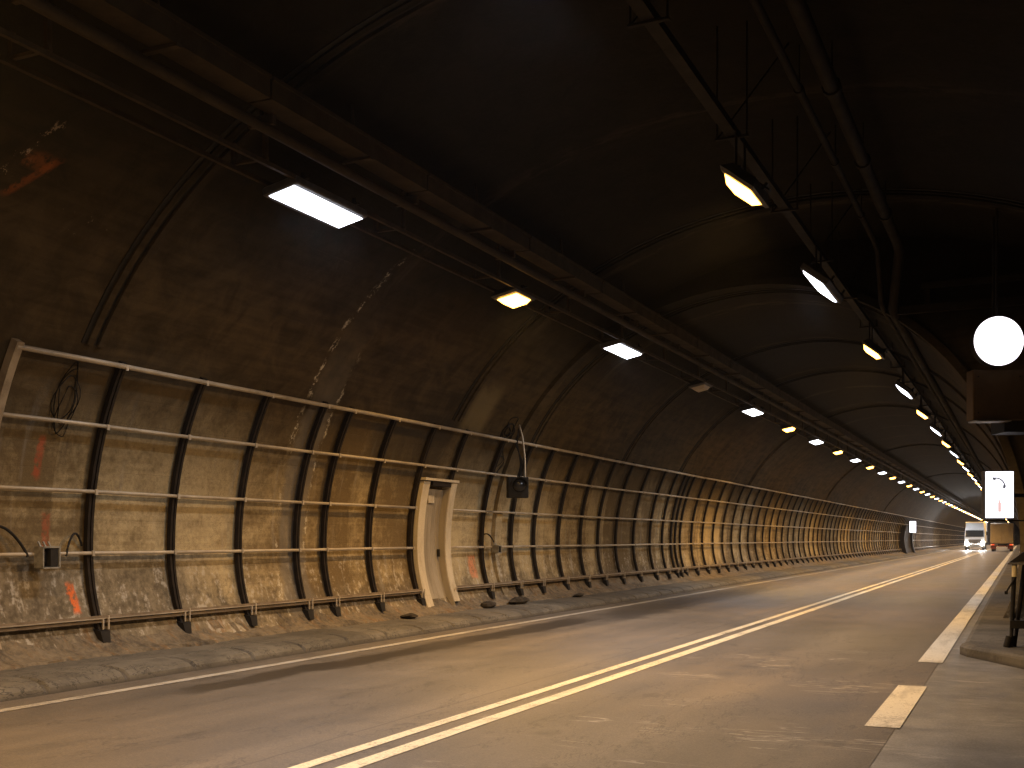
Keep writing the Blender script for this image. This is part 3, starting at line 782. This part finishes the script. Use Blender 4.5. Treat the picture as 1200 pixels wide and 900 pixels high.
mb = MB(); mb.box((0, -.012, .40), (.70, .008, .66)); mb.build('front_cover', M['brown'], bx)
for xx in (-.32, .32):
    for zz in (.12, .68): mb = MB(); mb.box((xx, -.018, zz), (.02, .008, .02)); mb.build('screw', M['black'], bx)

def curve_glyph(mb, pts, w, y):
    for (x0, z0), (x1, z1) in zip(pts, pts[1:]):
        d = Vector((x1 - x0, 0, z1 - z0)); L = d.length; ang = math.atan2(d.z, d.x)
        mb.box(((x0 + x1) / 2, y, (z0 + z1) / 2), (L + w * .4, .004, w), Matrix.Rotation(-ang, 3, 'Y'))
    return mb
def sos_sign(loc, w, h, rz, label, glyphs=True):
    s_ = empty('emergency_sign', loc, label, 'illuminated sign', rz=rz)
    mb = MB(); mb.bbox((0, .1, 0), (w + .03, .2, h + .03), .01); mb.build('case', M['housing'], s_)
    mb = MB(); mb.box((0, -.006, 0), (w, .008, h)); f_ = mb.build('face', M['sign_l'], s_)
    mb = MB(); arc = [(-.07 + .15 * math.sin(t), h * .18 + .14 * math.cos(t)) for t in [R(-8 + 10 * i) for i in range(10)]]
    curve_glyph(mb, arc, .024, -.016)
    mb.box((-.085, -.014, h * .18 + .128), (.055, .006, .045), Matrix.Rotation(R(10), 3, 'Y')); mb.box((.075, -.014, h * .18 - .005), (.045, .006, .055), Matrix.Rotation(R(10), 3, 'Y'))
    mb.build('telephone_symbol', M['glyph'], s_)
    mb = MB(); mb.box((.0, -.013, -h * .27), (.05, .005, .16)); mb.box((.0, -.013, -h * .27 + .10), (.024, .005, .04)); curve_glyph(mb, [(.0, -h * .27 + .12), (.03, -h * .27 + .125), (.045, -h * .27 + .06)], .010, -.013)
    mb.build('extinguisher_symbol', M['glyph_red'], s_)
    return s_
s1 = sos_sign((-.335, 20.15, 2.25), .44, .77, R(16), 'large glowing white emergency telephone sign at the right, above the tan lorry')
mb = MB(); mb.box((.16, .16, -.43), (.80, .10, .022)); mb.box((.42, .35, .0), (.5, .06, .06)); mb.build('bracket_arm', M['black'], s1)
s2 = sos_sign((-9.25, 110, 2.62), .62, 1.05, R(30), 'small distant glowing white emergency sign on the left wall')
mb = MB(); mb.box((-.35, .3, .0), (.7, .06, .06)); mb.build('bracket_arm', M['black'], s2)
# niche under the distant sign
nc = empty('wall_niche', (0, 0, 0), 'dark framed niche in the far left wall below the small distant sign', 'niche')
def col_strip(y0, y1, off0, off1, z1=2.7):
    mb = MB(); rr = []
    for i in range(9):
        z = .17 + (z1 - .17) * i / 8; p, nn = frame_pt(max(z, .2), off1); q, nn = frame_pt(max(z, .2), off0)
        rr.append([(p.x, y0, z), (p.x, y1, z), (q.x, y1, z), (q.x, y0, z)])
    return mb.loft(rr)
col_strip(105.5, 106.4, .1, .5).build('jamb', M['post'], nc); col_strip(113.6, 114.5, .1, .5).build('jamb', M['post'], nc)
col_strip(106.4, 113.6, .22, .3).build('back_panel', M['duct'], nc)

# ------------------------------------------------------------------ tripod stand on the right pavement
tp = empty('tripod_stand', (.02, 15.5, .15), 'folded black tripod stand with a flat top at the right edge of the picture', 'tripod')
mb = MB(); mb.loft([[(-.16, -.16, 1.07), (.34, -.16, 1.10), (.34, .2, 1.10), (-.16, .2, 1.07)], [(.0, -.12, 1.20), (.34, -.12, 1.24), (.34, .16, 1.24), (.0, .16, 1.20)]]); mb.build('top_case', M['black'], tp)
mb = MB(); mb.box((.09, -.0, 1.055), (.54, .40, .024)); mb.build('tray', M['box'], tp)
mb = MB(); mb.tube([(-.10, -.16, .89), (-.10, -.16, 1.03)], .032, 10); mb.build('reflector', M['reflector'], tp)
for k, (x0, x1, y1) in enumerate(((-.10, -.14, -.18), (.02, -.10, -.05), (.14, .16, -.16), (.10, .12, .22))):
    mb = MB(); mb.tube([(x0, -.05, 1.05), (x1 * .6 + x0 * .4, y1 * .6, .45), (x1, y1, .0)], [.030, .026, .022], 8); lg = mb.build('leg', M['black'], tp)
    mb = MB(); mb.tube([(x1 - .02, y1, .14), (x1 - .05, y1 - .01, .0)], [.04, .045], 8); mb.build('foot', M['black'], lg)
mb = MB(); mb.box((.0, -.07, .29), (.30, .26, .10)); mb.build('brace_collar', M['black'], tp)
mb = MB(); mb.tube([(-.10, -.1, .86), (-.17, -.12, .74), (-.19, -.12, .70)], .012, 6); mb.box((-.195, -.12, .685), (.04, .03, .04)); mb.build('strap', M['cable'], tp)

# ------------------------------------------------------------------ lorries
def wheel(parent, x, y, r=.5, w=.32):
    mb = MB(); n = 24
    for rr_, ww, nm in ((r, w, 'wheel'),):
        rings = []
        for xx, q in ((-ww / 2, .62), (-ww / 2, .93), (-ww / 2 + .04, 1), (ww / 2 - .04, 1), (ww / 2, .93), (ww / 2, .62)):
            rings.append([(x + xx, y + rr_ * q * math.cos(2 * math.pi * k / n), r + rr_ * q * math.sin(2 * math.pi * k / n)) for k in range(n)])
        mb.loft(rings)
    o = mb.build('wheel', M['tyre'], parent)
    mb = MB(); rings = [[(x + xx, y + r * q * math.cos(2 * math.pi * k / n), r + r * q * math.sin(2 * math.pi * k / n)) for k in range(n)] for xx, q in ((-w / 2 - .01, .2), (-w / 2 + .03, .58), (w / 2 - .03, .58), (w / 2 + .01, .2))]
    mb.loft(rings); mb.build('rim', M['box'], o); return o
wt = empty('white_lorry', (-5.60, 158, 0), 'white lorry driving towards the viewer with bright headlights on', 'lorry')
mb = MB(); mb.loft([[(-1.22, 0, .55), (1.22, 0, .55), (1.22, 2.2, .55), (-1.22, 2.2, .55)], [(-1.24, -.05, 1.5), (1.24, -.05, 1.5), (1.24, 2.2, 1.5), (-1.24, 2.2, 1.5)],
                    [(-1.18, .18, 2.75), (1.18, .18, 2.75), (1.22, 2.2, 2.75), (-1.22, 2.2, 2.75)], [(-1.1, .35, 2.95), (1.1, .35, 2.95), (1.2, 2.2, 2.95), (-1.2, 2.2, 2.95)]]); cab = mb.build('cab', M['truck_white'], wt)
mb = MB(); mb.loft([[(-1.08, .36, 2.96), (1.08, .36, 2.96), (1.2, 2.2, 2.96), (-1.2, 2.2, 2.96)], [(-1.05, .75, 3.6), (1.05, .75, 3.6), (1.2, 2.2, 3.75), (-1.2, 2.2, 3.75)]]); mb.build('roof_fairing', M['truck_white'], wt)
mb = MB(); mb.add([(-1.12, -.035, 1.75), (1.12, -.035, 1.75), (1.08, .135, 2.62), (-1.08, .135, 2.62)], [(0, 1, 2, 3)]); mb.build('windscreen', M['windscreen'], cab)
mb = MB()
for k in range(4): mb.box((0, -.06, .95 + .13 * k), (1.5, .05, .06))
mb.build('grille', M['black'], cab)
mb = MB(); mb.bbox((0, -.04, .55), (2.46, .22, .36), .03); mb.build('bumper', M['box'], wt)
for s in (-1, 1):
    mb = MB(); mb.bbox((s * .92, -.165, .74), (.36, .05, .22), .02); mb.build('headlight', M['head_l'], wt)
    hl = bpy.data.lights.new('headlight_beam', 'SPOT'); hl.energy = 2600; hl.color = (1, .96, .92); hl.spot_size = R(46); hl.spot_blend = .8; hl.shadow_soft_size = .1
    ho = bpy.data.objects.new('headlight_beam', hl); COL.objects.link(ho); ho.parent = wt; ho.location = (s * .92, -.25, .74); ho.rotation_euler = (R(-86), 0, 0)
    mb = MB(); mb.bbox((s * 1.48, .1, 2.2), (.22, .1, .5), .02); mb.box((s * 1.32, .12, 2.38), (.3, .03, .03)); mb.build('mirror', M['black'], wt)
    for yy in (.95, 6.8): wheel(wt, s * 1.06, yy)
mb = MB(); mb.bbox((0, 6.1, 2.35), (2.5, 7.4, 2.75), .03); mb.build('cargo_box', M['truck_white'], wt)
mb = MB(); mb.box((0, 5.2, .82), (1.0, 9.0, .22)); mb.build('chassis', M['black'], wt)
tl = empty('tan_lorry', (-2.10, 143, 0), 'box lorry seen from behind with tan rear doors and red tail lights', 'lorry')
mb = MB(); mb.bbox((0, 3.8, 2.14), (2.52, 7.6, 2.42), .03); bxo = mb.build('cargo_box', M['truck_tan'], tl)
for s in (-1, 1):
    mb = MB(); mb.bbox((s * .61, -.03, 2.14), (1.19, .05, 2.26), .01); d_ = mb.build('rear_door', M['truck_tan'], bxo)
    mb = MB(); mb.tube([(s * .12, -.07, 1.02), (s * .12, -.07, 3.24)], .018, 6); mb.tube([(s * .75, -.07, 1.02), (s * .75, -.07, 3.24)], .018, 6); mb.build('locking_bar', M['galv'], d_)
    mb = MB(); mb.bbox((s * 1.02, -.05, .80), (.42, .06, .13), .01); mb.build('tail_light', M['tail_l'], tl)
    mb = MB(); mb.bbox((s * 1.18, -.05, .80), (.10, .07, .09), .01); mb.build('marker_light', M['marker_l'], tl)
    mb = MB(); mb.box((s * .92, .0, .50), (.62, .03, .38)); mb.build('mudflap', M['red_plate'], tl)
    for yy in (1.1, 8.6): wheel(tl, s * .98, yy, .48, .34)
mb = MB(); mb.box((0, -.02, .64), (2.3, .1, .12)); mb.build('bumper_bar', M['red_plate'], tl)
mb = MB(); mb.box((0, 4.6, .80), (.9, 9.0, .2)); mb.build('chassis', M['black'], tl)
mb = MB(); mb.loft([[(-1.2, 7.75, .6), (1.2, 7.75, .6), (1.2, 9.7, .6), (-1.2, 9.7, .6)], [(-1.2, 7.75, 2.7), (1.2, 7.75, 2.7), (1.15, 9.4, 2.7), (-1.15, 9.4, 2.7)]]); mb.build('cab', M['truck_white'], tl)

# ------------------------------------------------------------------ the hazy exhaust air of the tunnel
mb = MB(); mb.box((-1, (Y_BACK + Y_END) / 2, 4.2), (34, Y_END - Y_BACK + 12, 11.0))
hz = bpy.data.materials.new('haze_air'); hz.use_nodes = True; nt = hz.node_tree; nt.nodes.clear()
o_ = nt.nodes.new('ShaderNodeOutputMaterial'); pv = nt.nodes.new('ShaderNodeVolumePrincipled')
pv.inputs['Color'].default_value = (.92, .90, .90, 1); pv.inputs['Density'].default_value = .0003; pv.inputs['Anisotropy'].default_value = .7
nt.links.new(pv.outputs[0], o_.inputs['Volume'])
tag(mb.build('haze', hz), kind='stuff')

# ------------------------------------------------------------------ camera, world, render
cam = bpy.data.cameras.new('camera'); co = bpy.data.objects.new('camera', cam); COL.objects.link(co)
co.location = (0, 0, CAM_H); co.rotation_euler = (R(90), 0, R(24.67))
cam.lens = 39.0; cam.sensor_width = 36.0; cam.sensor_fit = 'HORIZONTAL'; cam.shift_y = .151; cam.clip_start = .05; cam.clip_end = 1000
sc.camera = co
w = bpy.data.worlds.new('World'); sc.world = w; w.use_nodes = True
w.node_tree.nodes['Background'].inputs[0].default_value = (.01, .01, .012, 1); w.node_tree.nodes['Background'].inputs[1].default_value = .05
sc.view_settings.view_transform = 'Standard'; sc.view_settings.look = 'None'; sc.view_settings.gamma = 1; sc.view_settings.exposure = .15; sc.view_settings.use_curve_mapping = False
sc.cycles.use_light_tree = True; sc.cycles.use_denoising = True; sc.cycles.max_bounces = 5; sc.cycles.diffuse_bounces = 3
sc.cycles.sample_clamp_indirect = 6
try:
    sc.cycles.denoiser = 'OPENIMAGEDENOISE'
except Exception: pass
